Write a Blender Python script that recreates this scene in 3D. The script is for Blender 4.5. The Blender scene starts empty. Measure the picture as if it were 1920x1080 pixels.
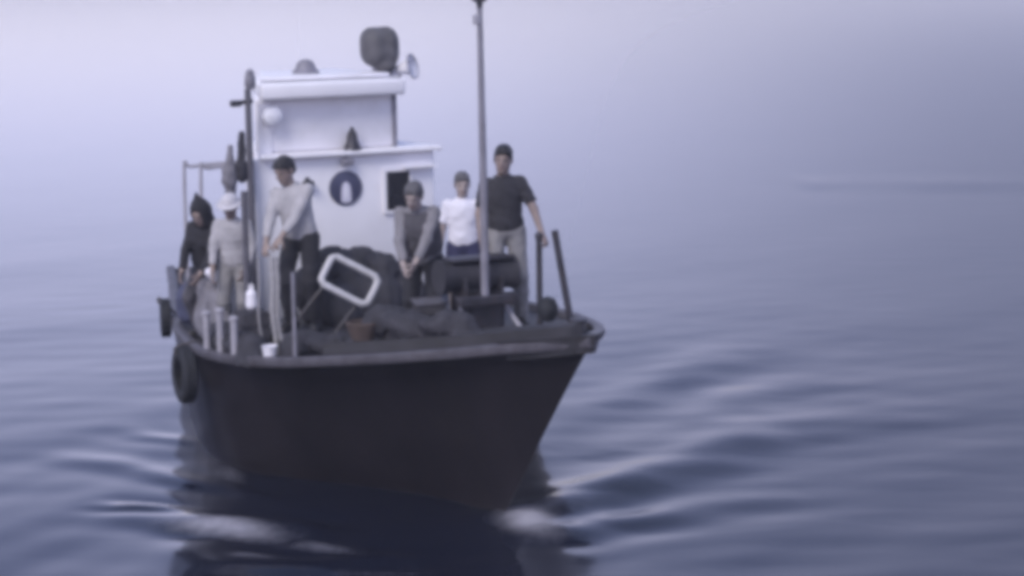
import bpy, bmesh, math, random
import numpy as np
from mathutils import Vector, Matrix, Euler
random.seed(4); rng = np.random.default_rng(7)
sc = bpy.context.scene
COL = sc.collection
R = math.radians

# ------------------------------------------------------------------ camera
CAM_H = 4.75
cam_d = bpy.data.cameras.new('camera'); cam = bpy.data.objects.new('camera', cam_d); COL.objects.link(cam)
cam_d.sensor_width = 36.0; cam_d.lens = 36.0 * 3960 / 1920
cam_d.clip_start = 0.1; cam_d.clip_end = 12000
pitch = math.atan(640 / 3960)
cam.matrix_world = Matrix.Translation((0, 0, CAM_H)) @ Euler((R(90) - pitch, 0, 0)).to_matrix().to_4x4() @ Matrix.Rotation(R(-0.8), 4, 'Z')
sc.camera = cam

# ------------------------------------------------------------------ sky, sun, exposure
SUN_EL, SUN_AZ = 44.0, -150.0           # azimuth measured from the view direction, negative = to the left
w = bpy.data.worlds.new('World'); sc.world = w; w.use_nodes = True
nt = w.node_tree; nt.nodes.clear()
wo = nt.nodes.new('ShaderNodeOutputWorld'); bg = nt.nodes.new('ShaderNodeBackground')
sky = nt.nodes.new('ShaderNodeTexSky'); sky.sky_type = 'NISHITA'; sky.sun_disc = False
sky.sun_elevation = R(SUN_EL); sky.sun_rotation = R(SUN_AZ)
sky.air_density = 1.5; sky.dust_density = 2.0; sky.ozone_density = 1.5; sky.altitude = 0
mx = nt.nodes.new('ShaderNodeMix'); mx.data_type = 'RGBA'; mx.blend_type = 'MIX'
gc = nt.nodes.new('ShaderNodeTexCoord'); sx_ = nt.nodes.new('ShaderNodeSeparateXYZ'); mr = nt.nodes.new('ShaderNodeMapRange')
nt.links.new(gc.outputs['Generated'], sx_.inputs[0]); nt.links.new(sx_.outputs[2], mr.inputs[0])
mr.inputs[1].default_value = 0.0; mr.inputs[2].default_value = 0.60; mr.inputs[3].default_value = 0.92; mr.inputs[4].default_value = 0.12   # murk thickest at the horizon
nt.links.new(mr.outputs[0], mx.inputs[0])
cr = nt.nodes.new('ShaderNodeValToRGB'); cr.color_ramp.interpolation = 'EASE'           # even lilac-grey veil of cloud
cr.color_ramp.elements[0].position = 0.0; cr.color_ramp.elements[0].color = (.840, .780, .810, 1)
cr.color_ramp.elements[1].position = 0.40; cr.color_ramp.elements[1].color = (.37, .42, .86, 1)
_e = cr.color_ramp.elements.new(0.10); _e.color = (.650, .660, .995, 1)
nt.links.new(sx_.outputs[2], cr.inputs[0])
ml = nt.nodes.new('ShaderNodeMix'); ml.data_type = 'RGBA'; ml.blend_type = 'MULTIPLY'; ml.inputs[0].default_value = 1; ml.inputs[7].default_value = (20.5, 20.5, 20.5, 1)
nt.links.new(cr.outputs[0], ml.inputs[6]); nt.links.new(ml.outputs[2], mx.inputs[7])
nt.links.new(sky.outputs[0], mx.inputs[6]); nt.links.new(mx.outputs[2], bg.inputs[0])
bg.inputs[1].default_value = 0.10
nt.links.new(bg.outputs[0], wo.inputs[0])
sd = bpy.data.lights.new('sun', 'SUN'); so = bpy.data.objects.new('sun', sd); COL.objects.link(so)
sd.energy = 2.0; sd.angle = R(25); sd.color = (1.0, 0.97, 0.97)
_d = Vector((math.sin(R(SUN_AZ)) * math.cos(R(SUN_EL)), math.cos(R(SUN_AZ)) * math.cos(R(SUN_EL)), math.sin(R(SUN_EL))))
so.rotation_euler = _d.to_track_quat('Z', 'Y').to_euler(); so.location = _d * 60
vs = sc.view_settings; vs.view_transform = 'Standard'; vs.look = 'None'; vs.gamma = 1; vs.exposure = 0.0
sc.render.engine = 'CYCLES'
sc.cycles.pixel_filter_type = 'BLACKMAN_HARRIS'; sc.cycles.filter_width = 5.4
sc.cycles.use_denoising = True
sc.cycles.max_bounces = 6; sc.cycles.volume_bounces = 2

# ------------------------------------------------------------------ materials
MATS = {}
def mat(name, col, rough=0.6, metal=0.0, var=0.15, scale=6.0, bump=0.0, bscale=40.0, spec=0.5, dirt=None, dscale=2.0, damt=0.5, stretch=None):
    m = bpy.data.materials.new(name); m.use_nodes = True; n = m.node_tree; b = n.nodes['Principled BSDF']
    b.inputs['Roughness'].default_value = rough; b.inputs['Metallic'].default_value = metal
    b.inputs['Specular IOR Level'].default_value = spec
    tc = n.nodes.new('ShaderNodeTexCoord'); co = tc.outputs['Object']
    if stretch:
        mp = n.nodes.new('ShaderNodeMapping'); mp.inputs['Scale'].default_value = stretch
        n.links.new(co, mp.inputs[0]); co = mp.outputs[0]
    tx = n.nodes.new('ShaderNodeTexNoise'); tx.inputs['Scale'].default_value = scale; tx.inputs['Detail'].default_value = 5
    n.links.new(co, tx.inputs['Vector'])
    rp = n.nodes.new('ShaderNodeValToRGB')
    rp.color_ramp.elements[0].position = 0.3; rp.color_ramp.elements[1].position = 0.7
    rp.color_ramp.elements[0].color = tuple(c * (1 - var) for c in col) + (1,)
    rp.color_ramp.elements[1].color = tuple(min(1, c * (1 + var)) for c in col) + (1,)
    n.links.new(tx.outputs[0], rp.inputs[0]); out = rp.outputs[0]
    if dirt:
        t2 = n.nodes.new('ShaderNodeTexNoise'); t2.inputs['Scale'].default_value = dscale; t2.inputs['Detail'].default_value = 8
        t2.inputs['Roughness'].default_value = 0.7; n.links.new(co, t2.inputs['Vector'])
        r2 = n.nodes.new('ShaderNodeValToRGB'); r2.color_ramp.elements[0].position = 0.52; r2.color_ramp.elements[1].position = 0.72
        r2.color_ramp.elements[0].color = (0, 0, 0, 1); r2.color_ramp.elements[1].color = (damt,) * 3 + (1,)
        n.links.new(t2.outputs[0], r2.inputs[0])
        m2 = n.nodes.new('ShaderNodeMix'); m2.data_type = 'RGBA'; m2.inputs[7].default_value = tuple(dirt) + (1,)
        n.links.new(r2.outputs[0], m2.inputs[0]); n.links.new(out, m2.inputs[6]); out = m2.outputs[2]
    n.links.new(out, b.inputs['Base Color'])
    if bump:
        t3 = n.nodes.new('ShaderNodeTexNoise'); t3.inputs['Scale'].default_value = bscale; t3.inputs['Detail'].default_value = 4
        n.links.new(co, t3.inputs['Vector'])
        bp = n.nodes.new('ShaderNodeBump'); bp.inputs['Strength'].default_value = bump; bp.inputs['Distance'].default_value = 0.01
        n.links.new(t3.outputs[0], bp.inputs['Height']); n.links.new(bp.outputs[0], b.inputs['Normal'])
    MATS[name] = m
    return m
mat('hull_paint', (0.021, 0.0175, 0.021), 0.34, var=0.3, scale=1.5, bump=0.25, bscale=5, dirt=(0.035, 0.030, 0.030), dscale=1.1, damt=0.55, stretch=(1, 1, 0.35))
mat('rail_paint', (0.088, 0.082, 0.098), 0.55, var=0.25, scale=7, dirt=(0.04, 0.032, 0.03), dscale=5, damt=0.7)
mat('deck_paint', (0.034, 0.032, 0.038), 0.7, var=0.3, scale=3, bump=0.2, dirt=(0.03, 0.027, 0.025), dscale=4, damt=0.7)
mat('white_paint', (0.84, 0.82, 0.86), 0.45, var=0.03, scale=2, dirt=(0.66, 0.63, 0.63), dscale=1.6, damt=0.4)
mat('grey_paint', (0.80, 0.78, 0.82), 0.5, var=0.04, scale=3, dirt=(0.6, 0.58, 0.58), dscale=2, damt=0.4)
mat('dark_metal', (0.045, 0.042, 0.052), 0.5, metal=0.3, var=0.3, scale=9, dirt=(0.07, 0.05, 0.042), dscale=6, damt=0.6)
mat('mast_paint', (0.22, 0.21, 0.25), 0.5, var=0.2, scale=5, dirt=(0.1, 0.09, 0.09), dscale=4, damt=0.5)
mat('pale_metal', (0.36, 0.345, 0.39), 0.45, var=0.12, scale=8, dirt=(0.25, 0.22, 0.21), dscale=6, damt=0.6)
mat('navy_paint', (0.060, 0.062, 0.115), 0.45, var=0.15, scale=6)
mat('glass_dark', (0.012, 0.012, 0.016), 0.12, var=0.1)
mat('rubber', (0.014, 0.015, 0.020), 0.75, var=0.3, scale=12, bump=0.3, bscale=60)
mat('canvas_dark', (0.035, 0.033, 0.042), 0.85, var=0.3, scale=7, bump=0.5, bscale=25)
mat('canvas_grey', (0.19, 0.18, 0.205), 0.85, var=0.25, scale=7, bump=0.5, bscale=25)
mat('canvas_blue', (0.06, 0.065, 0.12), 0.8, var=0.25, scale=7, bump=0.5, bscale=25)
mat('rope_pale', (0.36, 0.345, 0.36), 0.9, var=0.2, scale=30, bump=0.6, bscale=90)
mat('rope_dark', (0.07, 0.062, 0.06), 0.9, var=0.2, scale=30, bump=0.6, bscale=90)
mat('crate_grey', (0.052, 0.048, 0.056), 0.7, var=0.25, scale=10)
mat('crate_lid', (0.11, 0.105, 0.125), 0.6, var=0.2, scale=10)
mat('plastic_white', (0.80, 0.78, 0.84), 0.4, var=0.05, scale=4)
mat('brown_wood', (0.085, 0.06, 0.052), 0.75, var=0.3, scale=8)
mat('lamp_glass', (0.78, 0.77, 0.82), 0.15, var=0.03)
mat('skin', (0.27, 0.205, 0.185), 0.55, var=0.08, scale=14)
mat('skin_pale', (0.36, 0.295, 0.28), 0.55, var=0.08, scale=14)
mat('face_dark', (0.03, 0.025, 0.028), 0.5, var=0.1)
mat('lips', (0.20, 0.12, 0.115), 0.5, var=0.1)
mat('hair', (0.018, 0.016, 0.020), 0.6, var=0.3, scale=60, bump=0.6, bscale=160)
mat('hair_grey', (0.10, 0.095, 0.105), 0.7, var=0.3, scale=60, bump=0.5, bscale=160)
mat('cloth_charcoal', (0.032, 0.030, 0.036), 0.9, var=0.2, scale=9, bump=0.3, bscale=120)
mat('cloth_khaki', (0.23, 0.22, 0.225), 0.9, var=0.15, scale=9, bump=0.3, bscale=120)
mat('cloth_pale', (0.40, 0.385, 0.41), 0.9, var=0.12, scale=9, bump=0.3, bscale=120)
mat('cloth_white', (0.74, 0.72, 0.80), 0.9, var=0.06, scale=9, bump=0.3, bscale=120)
mat('hat_cloth', (0.52, 0.50, 0.54), 0.9, var=0.08, scale=9)
mat('cloth_midgrey', (0.215, 0.205, 0.225), 0.9, var=0.15, scale=9, bump=0.3, bscale=120)
mat('cloth_navy', (0.028, 0.028, 0.075), 0.9, var=0.2, scale=9, bump=0.3, bscale=120)
mat('cloth_black', (0.022, 0.021, 0.027), 0.9, var=0.2, scale=9, bump=0.3, bscale=120)
mat('cloth_slate', (0.075, 0.07, 0.082), 0.9, var=0.2, scale=9, bump=0.3, bscale=120)
mat('shoe', (0.03, 0.028, 0.03), 0.5, var=0.2)
mat('shoe_pale', (0.45, 0.43, 0.45), 0.6, var=0.1)

# ------------------------------------------------------------------ object helpers
def link(name, me, m=None, parent=None, smooth=False):
    if m is not None:
        for k in (m if isinstance(m, (list, tuple)) else [m]): me.materials.append(MATS[k] if isinstance(k, str) else k)
    o = bpy.data.objects.new(name, me); COL.objects.link(o)
    if parent is not None: o.parent = parent
    if smooth: me.polygons.foreach_set('use_smooth', np.ones(len(me.polygons), bool))
    return o
def tag(o, label, cat=None, group=None, kind=None):
    if label: o['label'] = label
    if cat: o['category'] = cat
    if group: o['group'] = group
    if kind: o['kind'] = kind
    return o
def empty(name, loc=(0, 0, 0), rz=0.0):
    o = bpy.data.objects.new(name, None); COL.objects.link(o); o.location = loc; o.rotation_euler = (0, 0, rz)
    o.empty_display_size = 0.2
    return o
class MB:
    def __init__(s): s.v = []; s.f = []
    def add(s, v, f):
        k = len(s.v); s.v += [tuple(p) for p in v]; s.f += [tuple(i + k for i in q) for q in f]; return s
    def box(s, c, d, rot=None, bev=0.0):
        x, y, z = (a / 2 for a in d); b = min(bev, x * .9, y * .9, z * .9)
        M = (Euler(rot).to_matrix() if rot is not None else Matrix.Identity(3)); c = Vector(c)
        if b <= 0:
            P = [(i * x, j * y, k * z) for k in (-1, 1) for j in (-1, 1) for i in (-1, 1)]
            F = [(0, 2, 3, 1), (4, 5, 7, 6), (0, 1, 5, 4), (2, 6, 7, 3), (0, 4, 6, 2), (1, 3, 7, 5)]
            return s.add([c + M @ Vector(p) for p in P], F)
        bm = bmesh.new(); bmesh.ops.create_cube(bm, size=1)
        for q in bm.verts: q.co = Vector((q.co.x * 2 * x, q.co.y * 2 * y, q.co.z * 2 * z))
        bmesh.ops.bevel(bm, geom=list(bm.edges), offset=b, segments=2, affect='EDGES', profile=0.5)
        bm.verts.index_update()
        s.add([c + M @ q.co for q in bm.verts], [[q.index for q in f.verts] for f in bm.faces]); bm.free()
        return s
    def tube(s, pts, r, n=10, closed=False, spline=0, cap=True):
        P = [Vector(p) for p in pts]
        rr = list(r) if isinstance(r, (list, tuple)) else [r] * len(P)
        if spline:
            Q = []; q = []
            m = len(P); rng_ = range(m if closed else m - 1)
            for i in rng_:
                g = (lambda k: P[k % m]) if closed else (lambda k: P[max(0, min(m - 1, k))])
                a, b, c_, d = g(i - 1), g(i), g(i + 1), g(i + 2)
                for t in np.linspace(0, 1, spline, endpoint=False):
                    Q.append(0.5 * (2 * b + (c_ - a) * t + (2 * a - 5 * b + 4 * c_ - d) * t * t + (3 * b - a - 3 * c_ + d) * t ** 3))
                    q.append(rr[i] * (1 - t) + rr[(i + 1) % m] * t)
            if not closed: Q.append(P[-1]); q.append(rr[-1])
            P, rr = Q, q
        m = len(P); V = []; F = []; up = None
        for i, p in enumerate(P):
            t = (P[(i + 1) % m] - P[i - 1]) if closed else (P[min(m - 1, i + 1)] - P[max(0, i - 1)])
            t.normalize()
            if up is None:
                up = Vector((0, 0, 1)) if abs(t.z) < .9 else Vector((1, 0, 0))
            up = (up - t * up.dot(t)).normalized(); sd_ = t.cross(up)
            for k in range(n):
                a = 2 * math.pi * k / n; V.append(p + (up * math.cos(a) + sd_ * math.sin(a)) * rr[i])
        for i in range(m if closed else m - 1):
            j = (i + 1) % m
            for k in range(n): F.append((i * n + k, i * n + (k + 1) % n, j * n + (k + 1) % n, j * n + k))
        if cap and not closed: F.append(tuple(range(n))[::-1]); F.append(tuple((m - 1) * n + k for k in range(n)))
        return s.add(V, F)
    def lathe(s, prof, c=(0, 0, 0), axis=(0, 0, 1), n=24, cap=True):
        q = Vector((0, 0, 1)).rotation_difference(Vector(axis).normalized()); c = Vector(c); V = []; F = []
        for (r, z) in prof:
            for k in range(n):
                a = 2 * math.pi * k / n; V.append(c + q @ Vector((r * math.cos(a), r * math.sin(a), z)))
        m = len(prof)
        for i in range(m - 1):
            for k in range(n): F.append((i * n + k, i * n + (k + 1) % n, (i + 1) * n + (k + 1) % n, (i + 1) * n + k))
        if cap and prof[0][0] > 1e-6: F.append(tuple(range(n))[::-1])
        if cap and prof[-1][0] > 1e-6: F.append(tuple((m - 1) * n + k for k in range(n)))
        return s.add(V, F)
    def mesh(s, name):
        me = bpy.data.meshes.new(name); me.from_pydata(s.v, [], s.f); me.update(); return me
    def build(s, name, m, parent=None, smooth=False, loc=None):
        me = s.mesh(name)
        bm = bmesh.new(); bm.from_mesh(me); bmesh.ops.remove_doubles(bm, verts=bm.verts, dist=1e-5)
        bmesh.ops.recalc_face_normals(bm, faces=bm.faces); bm.to_mesh(me); bm.free()
        o = link(name, me, m, parent, smooth)
        if smooth:
            me.set_sharp_from_angle(angle=R(40))
        if loc is not None: o.location = loc
        return o

# ------------------------------------------------------------------ implicit surfaces (bodies, cloth, bundles)
def surface_nets(d, org, h):
    ins = d < 0
    nx, ny, nz = d.shape
    def cs(a, i, j, k): return a[i:nx - 1 + i, j:ny - 1 + j, k:nz - 1 + k]
    cnt = np.zeros((nx - 1, ny - 1, nz - 1), np.int8)
    for i in (0, 1):
        for j in (0, 1):
            for k in (0, 1): cnt += cs(ins, i, j, k)
    act = (cnt > 0) & (cnt < 8)
    idx = -np.ones(act.shape, np.int64); ijk = np.argwhere(act); idx[act] = np.arange(len(ijk))
    acc = np.zeros((len(ijk), 3)); num = np.zeros(len(ijk))
    I, J, K = ijk.T
    for ax in range(3):
        for u in (0, 1):
            for v in (0, 1):
                o0 = [0, 0, 0]; oth = [a for a in range(3) if a != ax]; o0[oth[0]] = u; o0[oth[1]] = v
                o1 = list(o0); o1[ax] = 1
                a = d[I + o0[0], J + o0[1], K + o0[2]]; b = d[I + o1[0], J + o1[1], K + o1[2]]
                c = (a < 0) != (b < 0)
                t = np.where(c, a / np.where(c, a - b, 1), 0)
                for q in range(3):
                    acc[:, q] += np.where(c, o0[q] + (t if q == ax else 0), 0)
                num += c
    V = (ijk + acc / num[:, None]) * h + np.array(org)
    Fs = []
    for ax in range(3):
        a_, b_ = [a for a in range(3) if a != ax]
        sl0 = [slice(1, -1)] * 3; sl0[ax] = slice(0, -1); sl1 = [slice(1, -1)] * 3; sl1[ax] = slice(1, None)
        c = ins[tuple(sl0)] != ins[tuple(sl1)]; e = np.argwhere(c)
        if not len(e): continue
        flip = ins[tuple(sl0)][c]
        e = e.copy(); e[:, a_] += 1; e[:, b_] += 1
        qs = []
        for (u, v) in ((-1, -1), (0, -1), (0, 0), (-1, 0)):
            g = e.copy(); g[:, a_] += u; g[:, b_] += v; qs.append(idx[g[:, 0], g[:, 1], g[:, 2]])
        Q = np.stack(qs, 1)
        if ax == 1: flip = ~flip
        Q[~flip] = Q[~flip][:, ::-1]; Fs.append(Q)
    return V, np.concatenate(Fs)
def np_mesh(name, V, Q):
    me = bpy.data.meshes.new(name); me.vertices.add(len(V)); me.vertices.foreach_set('co', V.astype(np.float32).ravel())
    me.loops.add(Q.size); me.loops.foreach_set('vertex_index', Q.astype(np.int32).ravel())
    me.polygons.add(len(Q)); me.polygons.foreach_set('loop_start', np.arange(0, Q.size, 4, dtype=np.int32))
    me.update(calc_edges=True); me.validate()
    return me
def V3(p): return np.array(p, float)
class SDF:
    """cone(a,b,ra,rb) / ell(c,r,R) blended in order; clip() cuts what has been blended so far"""
    def __init__(s): s.op = []
    def cone(s, a, b, ra, rb, k=.03, capa=False, capb=False, flat=None): s.op.append(('c', V3(a), V3(b), ra, rb, k, capa, capb)); return s
    def ell(s, c, r, M=None, k=.03): s.op.append(('e', V3(c), V3(r), np.eye(3) if M is None else np.array(M, float), k)); return s
    def sub(s, c, r, M=None, k=.01): s.op.append(('s', V3(c), V3(r), np.eye(3) if M is None else np.array(M, float), k)); return s
    def clip(s, p, n): n = V3(n); s.op.append(('p', V3(p), n / np.linalg.norm(n))); return s
    def mesh(s, name, h=.01, wr=0.0, wf=40.0, seed=0):
        lo = np.full(3, 1e9); hi = -lo
        for o in s.op:
            if o[0] == 'c': lo = np.minimum(lo, np.minimum(o[1] - o[3], o[2] - o[4])); hi = np.maximum(hi, np.maximum(o[1] + o[3], o[2] + o[4]))
            elif o[0] == 'e': lo = np.minimum(lo, o[1] - o[2].max()); hi = np.maximum(hi, o[1] + o[2].max())
        mg = .03 + wr; lo -= mg; hi += mg; N = np.ceil((hi - lo) / h).astype(int) + 1
        X = [lo[i] + h * np.arange(N[i]) for i in range(3)]
        D = np.full(N, .12, np.float32)
        for o in s.op:
            if o[0] == 'p':
                D = np.maximum(D, ((X[0] - o[1][0]) * o[2][0])[:, None, None] + ((X[1] - o[1][1]) * o[2][1])[None, :, None] + ((X[2] - o[1][2]) * o[2][2])[None, None, :]).astype(np.float32); continue
            if o[0] == 'c': bl = np.minimum(o[1] - o[3], o[2] - o[4]); bh = np.maximum(o[1] + o[3], o[2] + o[4])
            else: bl = o[1] - o[2].max(); bh = o[1] + o[2].max()
            i0 = np.maximum(0, np.floor((bl - .06 - lo) / h).astype(int)); i1 = np.minimum(N, np.ceil((bh + .06 - lo) / h).astype(int) + 1)
            sl = tuple(slice(a, b) for a, b in zip(i0, i1))
            px = X[0][sl[0]][:, None, None]; py = X[1][sl[1]][None, :, None]; pz = X[2][sl[2]][None, None, :]
            if o[0] == 'c':
                a, b, ra, rb, k, ca, cb = o[1:]; ab = b - a; L2 = ab @ ab + 1e-12
                t = ((px - a[0]) * ab[0] + (py - a[1]) * ab[1] + (pz - a[2]) * ab[2]) / L2; tc = np.clip(t, 0, 1)
                d = np.sqrt((px - a[0] - tc * ab[0]) ** 2 + (py - a[1] - tc * ab[1]) ** 2 + (pz - a[2] - tc * ab[2]) ** 2) - (ra + (rb - ra) * tc)
                L = math.sqrt(L2)
                if ca: d = np.maximum(d, -t * L)
                if cb: d = np.maximum(d, (t - 1) * L)
            else:
                c, r, M, k = o[1:]
                q = [((px - c[0]) * M[0, i] + (py - c[1]) * M[1, i] + (pz - c[2]) * M[2, i]) for i in range(3)]
                k0 = np.sqrt(sum((q[i] / r[i]) ** 2 for i in range(3))); k1 = np.sqrt(sum((q[i] / r[i] ** 2) ** 2 for i in range(3))) + 1e-9
                d = k0 * (k0 - 1) / k1
            E_ = D[sl]
            if o[0] == 's':
                d = -d; hh = np.maximum(k - np.abs(E_ - d), 0) / k; D[sl] = np.maximum(E_, d) + hh * hh * k * .25
            else:
                hh = np.maximum(k - np.abs(E_ - d), 0) / k; D[sl] = np.minimum(E_, d) - hh * hh * k * .25
        if wr:
            r_ = np.random.default_rng(seed); nz = np.zeros(N, np.float32)
            for q in range(7):
                dv = r_.normal(size=3); dv /= np.linalg.norm(dv); f = wf * (0.5 + r_.random() * 1.3); ph = r_.random() * 6.28
                arg = (X[0] * dv[0] * f)[:, None, None] + (X[1] * dv[1] * f)[None, :, None] + (X[2] * dv[2] * f)[None, None, :] + ph
                nz += (1.6 * np.abs(np.sin(.5 * arg + .9 * np.sin(arg * .37 + q))) - 1.0).astype(np.float32)
            D += wr * nz / 3
        D[0], D[-1] = .1, .1; D[:, 0] = .1; D[:, -1] = .1; D[:, :, 0] = .1; D[:, :, -1] = .1
        V, Q = surface_nets(D, lo, h)
        return np_mesh(name, V, Q)

# ------------------------------------------------------------------ where the boat lies
TH = R(25)                                  # heading turned to the right of straight-at-the-camera
BOW = Vector((0.693, 17.908, 0))
HX, HY = math.sin(TH), -math.cos(TH)
def Wp(s, b, z):                            # metres aft of the bow tip, metres to starboard, height over the water
    return Vector((BOW.x - s * HX + b * HY, BOW.y - s * HY - b * HX, z))
PHI = math.atan2(HY, HX)
_S = [0, .25, .5, 1, 1.5, 2, 2.5, 3, 3.5, 4, 4.5, 5, 6, 7, 8, 9, 10]
_B = [0, .11, .21, .43, .71, 1.03, 1.34, 1.63, 1.87, 2.03, 2.11, 2.11, 1.97, 1.72, 1.44, 1.16, .9]
_Z = [1.38, 1.33, 1.28, 1.19, 1.09, 1.0, .92, .84, .78, .74, .72, .71, .70, .70, .71, .73, .76]
def half_beam(s): return float(np.interp(s, _S, _B))
def sheer(s): return float(np.interp(s, _S, _Z))
def deck(s): return sheer(s) - 0.035
LOA = 10.0
WATER_Z = -0.62

# ------------------------------------------------------------------ water
def make_water():
    def axis(lo, hi, st, far, g):
        a = list(np.arange(lo, hi + 1e-6, st)); d = st
        while a[-1] < far: d *= g; a.append(a[-1] + d)
        d = st
        while a[0] > -far: d *= g; a.insert(0, a[0] - d)
        return np.array(a)
    xs = axis(-9, 13, .065, 2500, 1.09); ys = axis(11, 36, .065, 2500, 1.09)
    Xg, Yg = np.meshgrid(xs, ys, indexing='ij'); Z = np.zeros_like(Xg)
    fade = np.exp(-(np.hypot(Xg - 1, Yg - 18) / 15) ** 2) + .25 * np.exp(-(np.hypot(Xg - 1, Yg - 18) / 60) ** 2)
    r = np.random.default_rng(11)
    for wl, amp, n in ((7.0, .006, 4), (3.4, .0026, 6), (1.6, .0014, 8), (.8, .0008, 8)):
        for q in range(n):
            a = r.normal(2.0, .6); kx, ky = math.cos(a), math.sin(a); f = 2 * math.pi / (wl * r.uniform(.75, 1.3))
            env = .55 + .45 * np.sin(Xg * r.uniform(.1, .35) + Yg * r.uniform(.1, .35) + r.uniform(0, 6))
            Z += amp * env * np.sin((Xg * kx + Yg * ky) * f + r.uniform(0, 6)) * fade ** (1 if wl > 3 else 2)
    # the wash thrown off the bow: crests running out from the stem on both sides
    def crest(p0, p1, wdt, amp, bend=0.0):
        p0, p1 = np.array(p0), np.array(p1); d = p1 - p0; L = np.hypot(*d); d = d / L; n = np.array([-d[1], d[0]])
        t = ((Xg - p0[0]) * d[0] + (Yg - p0[1]) * d[1]); u = (Xg - p0[0]) * n[0] + (Yg - p0[1]) * n[1] - bend * np.sin(np.clip(t / L, 0, 1) * math.pi)
        u = u + .07 * np.sin(t * 2.3 + p0[0] * 3) + .04 * np.sin(t * 5.1)
        ww = wdt * (.8 + .45 * np.clip(t / L, 0, 1))
        e = np.exp(-(u / ww) ** 2) - .45 * np.exp(-((u - 1.7 * ww) / ww) ** 2) - .45 * np.exp(-((u + 1.7 * ww) / ww) ** 2)
        s0 = np.clip(t / .5 + .6, 0, 1); s1 = np.clip((L - t) / (L * .5), 0, 1)
        return amp * e * s0 * s1 * (.75 + .25 * np.sin(t * 1.7 + p1[1]))
    for c in CRESTS: Z += crest(*c)
    # foam: where the stem and the hull side push the water up
    foam = np.zeros_like(Xg)
    def puff(x, y, rx, ry, a, amt):
        c, s_ = math.cos(a), math.sin(a); u = ((Xg - x) * c + (Yg - y) * s_) / rx; v = (-(Xg - x) * s_ + (Yg - y) * c) / ry
        return amt * np.exp(-(u * u + v * v))
    for p in FOAM: foam = np.maximum(foam, puff(*p))
    Z += foam * .07
    V = np.stack([Xg, Yg, Z], -1).reshape(-1, 3); nx, ny = Xg.shape
    i = np.arange(nx * ny).reshape(nx, ny)
    Q = np.stack([i[:-1, :-1], i[1:, :-1], i[1:, 1:], i[:-1, 1:]], -1).reshape(-1, 4)
    me = np_mesh('water', V, Q)
    at_ = me.attributes.new('foam', 'FLOAT', 'POINT'); at_.data.foreach_set('value', foam.astype(np.float32).ravel())
    m = bpy.data.materials.new('sea_water'); m.use_nodes = True; n = m.node_tree; b = n.nodes['Principled BSDF']; b2 = n.nodes.new('ShaderNodeBsdfPrincipled')
    tc = n.nodes.new('ShaderNodeTexCoord'); mp = n.nodes.new('ShaderNodeMapping'); mp.inputs['Rotation'].default_value = (0, 0, R(24)); mp.inputs['Scale'].default_value = (.45, 1.2, 1)
    n.links.new(tc.outputs['Object'], mp.inputs[0])
    t1 = n.nodes.new('ShaderNodeTexNoise'); t1.inputs['Scale'].default_value = 1.6; t1.inputs['Detail'].default_value = 1.5; t1.inputs['Distortion'].default_value = .6
    n.links.new(mp.outputs[0], t1.inputs['Vector'])
    for q_, rgh, st in ((b, .11, .10), (b2, .34, .34)):
        q_.inputs['Base Color'].default_value = (0.007, 0.009, 0.020, 1); q_.inputs['Roughness'].default_value = rgh; q_.inputs['IOR'].default_value = 1.333
        bp = n.nodes.new('ShaderNodeBump'); bp.inputs['Distance'].default_value = .022; bp.inputs['Strength'].default_value = st
        n.links.new(t1.outputs[0], bp.inputs['Height']); n.links.new(bp.outputs[0], q_.inputs['Normal'])
    # calm slick on one side of the boat's track, breeze-ruffled water fanning out on the other
    sp = n.nodes.new('ShaderNodeSeparateXYZ'); n.links.new(tc.outputs['Object'], sp.inputs[0])
    ya = n.nodes.new('ShaderNodeMath'); ya.operation = 'ADD'; ya.inputs[1].default_value = 4; n.links.new(sp.outputs[1], ya.inputs[0])
    dv = n.nodes.new('ShaderNodeMath'); dv.operation = 'DIVIDE'; n.links.new(sp.outputs[0], dv.inputs[0]); n.links.new(ya.outputs[0], dv.inputs[1])
    gm = n.nodes.new('ShaderNodeMapRange'); gm.interpolation_type = 'SMOOTHSTEP'
    for q, v_ in enumerate((-.13, .26, .0, 1.0)): gm.inputs[q + 1].default_value = v_
    n.links.new(dv.outputs[0], gm.inputs[0])
    yd = n.nodes.new('ShaderNodeMapRange'); yd.interpolation_type = 'SMOOTHSTEP'       # the breeze dies away farther out
    for q, v_ in enumerate((30, 220, 1.0, .62)): yd.inputs[q + 1].default_value = v_
    n.links.new(sp.outputs[1], yd.inputs[0]); gx = n.nodes.new('ShaderNodeMath'); gx.operation = 'MULTIPLY'
    n.links.new(gm.outputs[0], gx.inputs[0]); n.links.new(yd.outputs[0], gx.inputs[1])
    wm = n.nodes.new('ShaderNodeMixShader'); n.links.new(gx.outputs[0], wm.inputs[0]); n.links.new(b.outputs[0], wm.inputs[1]); n.links.new(b2.outputs[0], wm.inputs[2])
    at2 = n.nodes.new('ShaderNodeAttribute'); at2.attribute_name = 'foam'
    t4 = n.nodes.new('ShaderNodeTexNoise'); t4.inputs['Scale'].default_value = 7; t4.inputs['Detail'].default_value = 6; t4.inputs['Roughness'].default_value = .7
    n.links.new(tc.outputs['Object'], t4.inputs['Vector'])
    mm = n.nodes.new('ShaderNodeMath'); mm.operation = 'MULTIPLY_ADD'; mm.inputs[1].default_value = 1.6; mm.inputs[2].default_value = -.75
    n.links.new(at2.outputs['Fac'], mm.inputs[0]); ma = n.nodes.new('ShaderNodeMath'); ma.operation = 'ADD'; ma.use_clamp = True
    n.links.new(mm.outputs[0], ma.inputs[0]); n.links.new(t4.outputs[0], ma.inputs[1])
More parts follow.
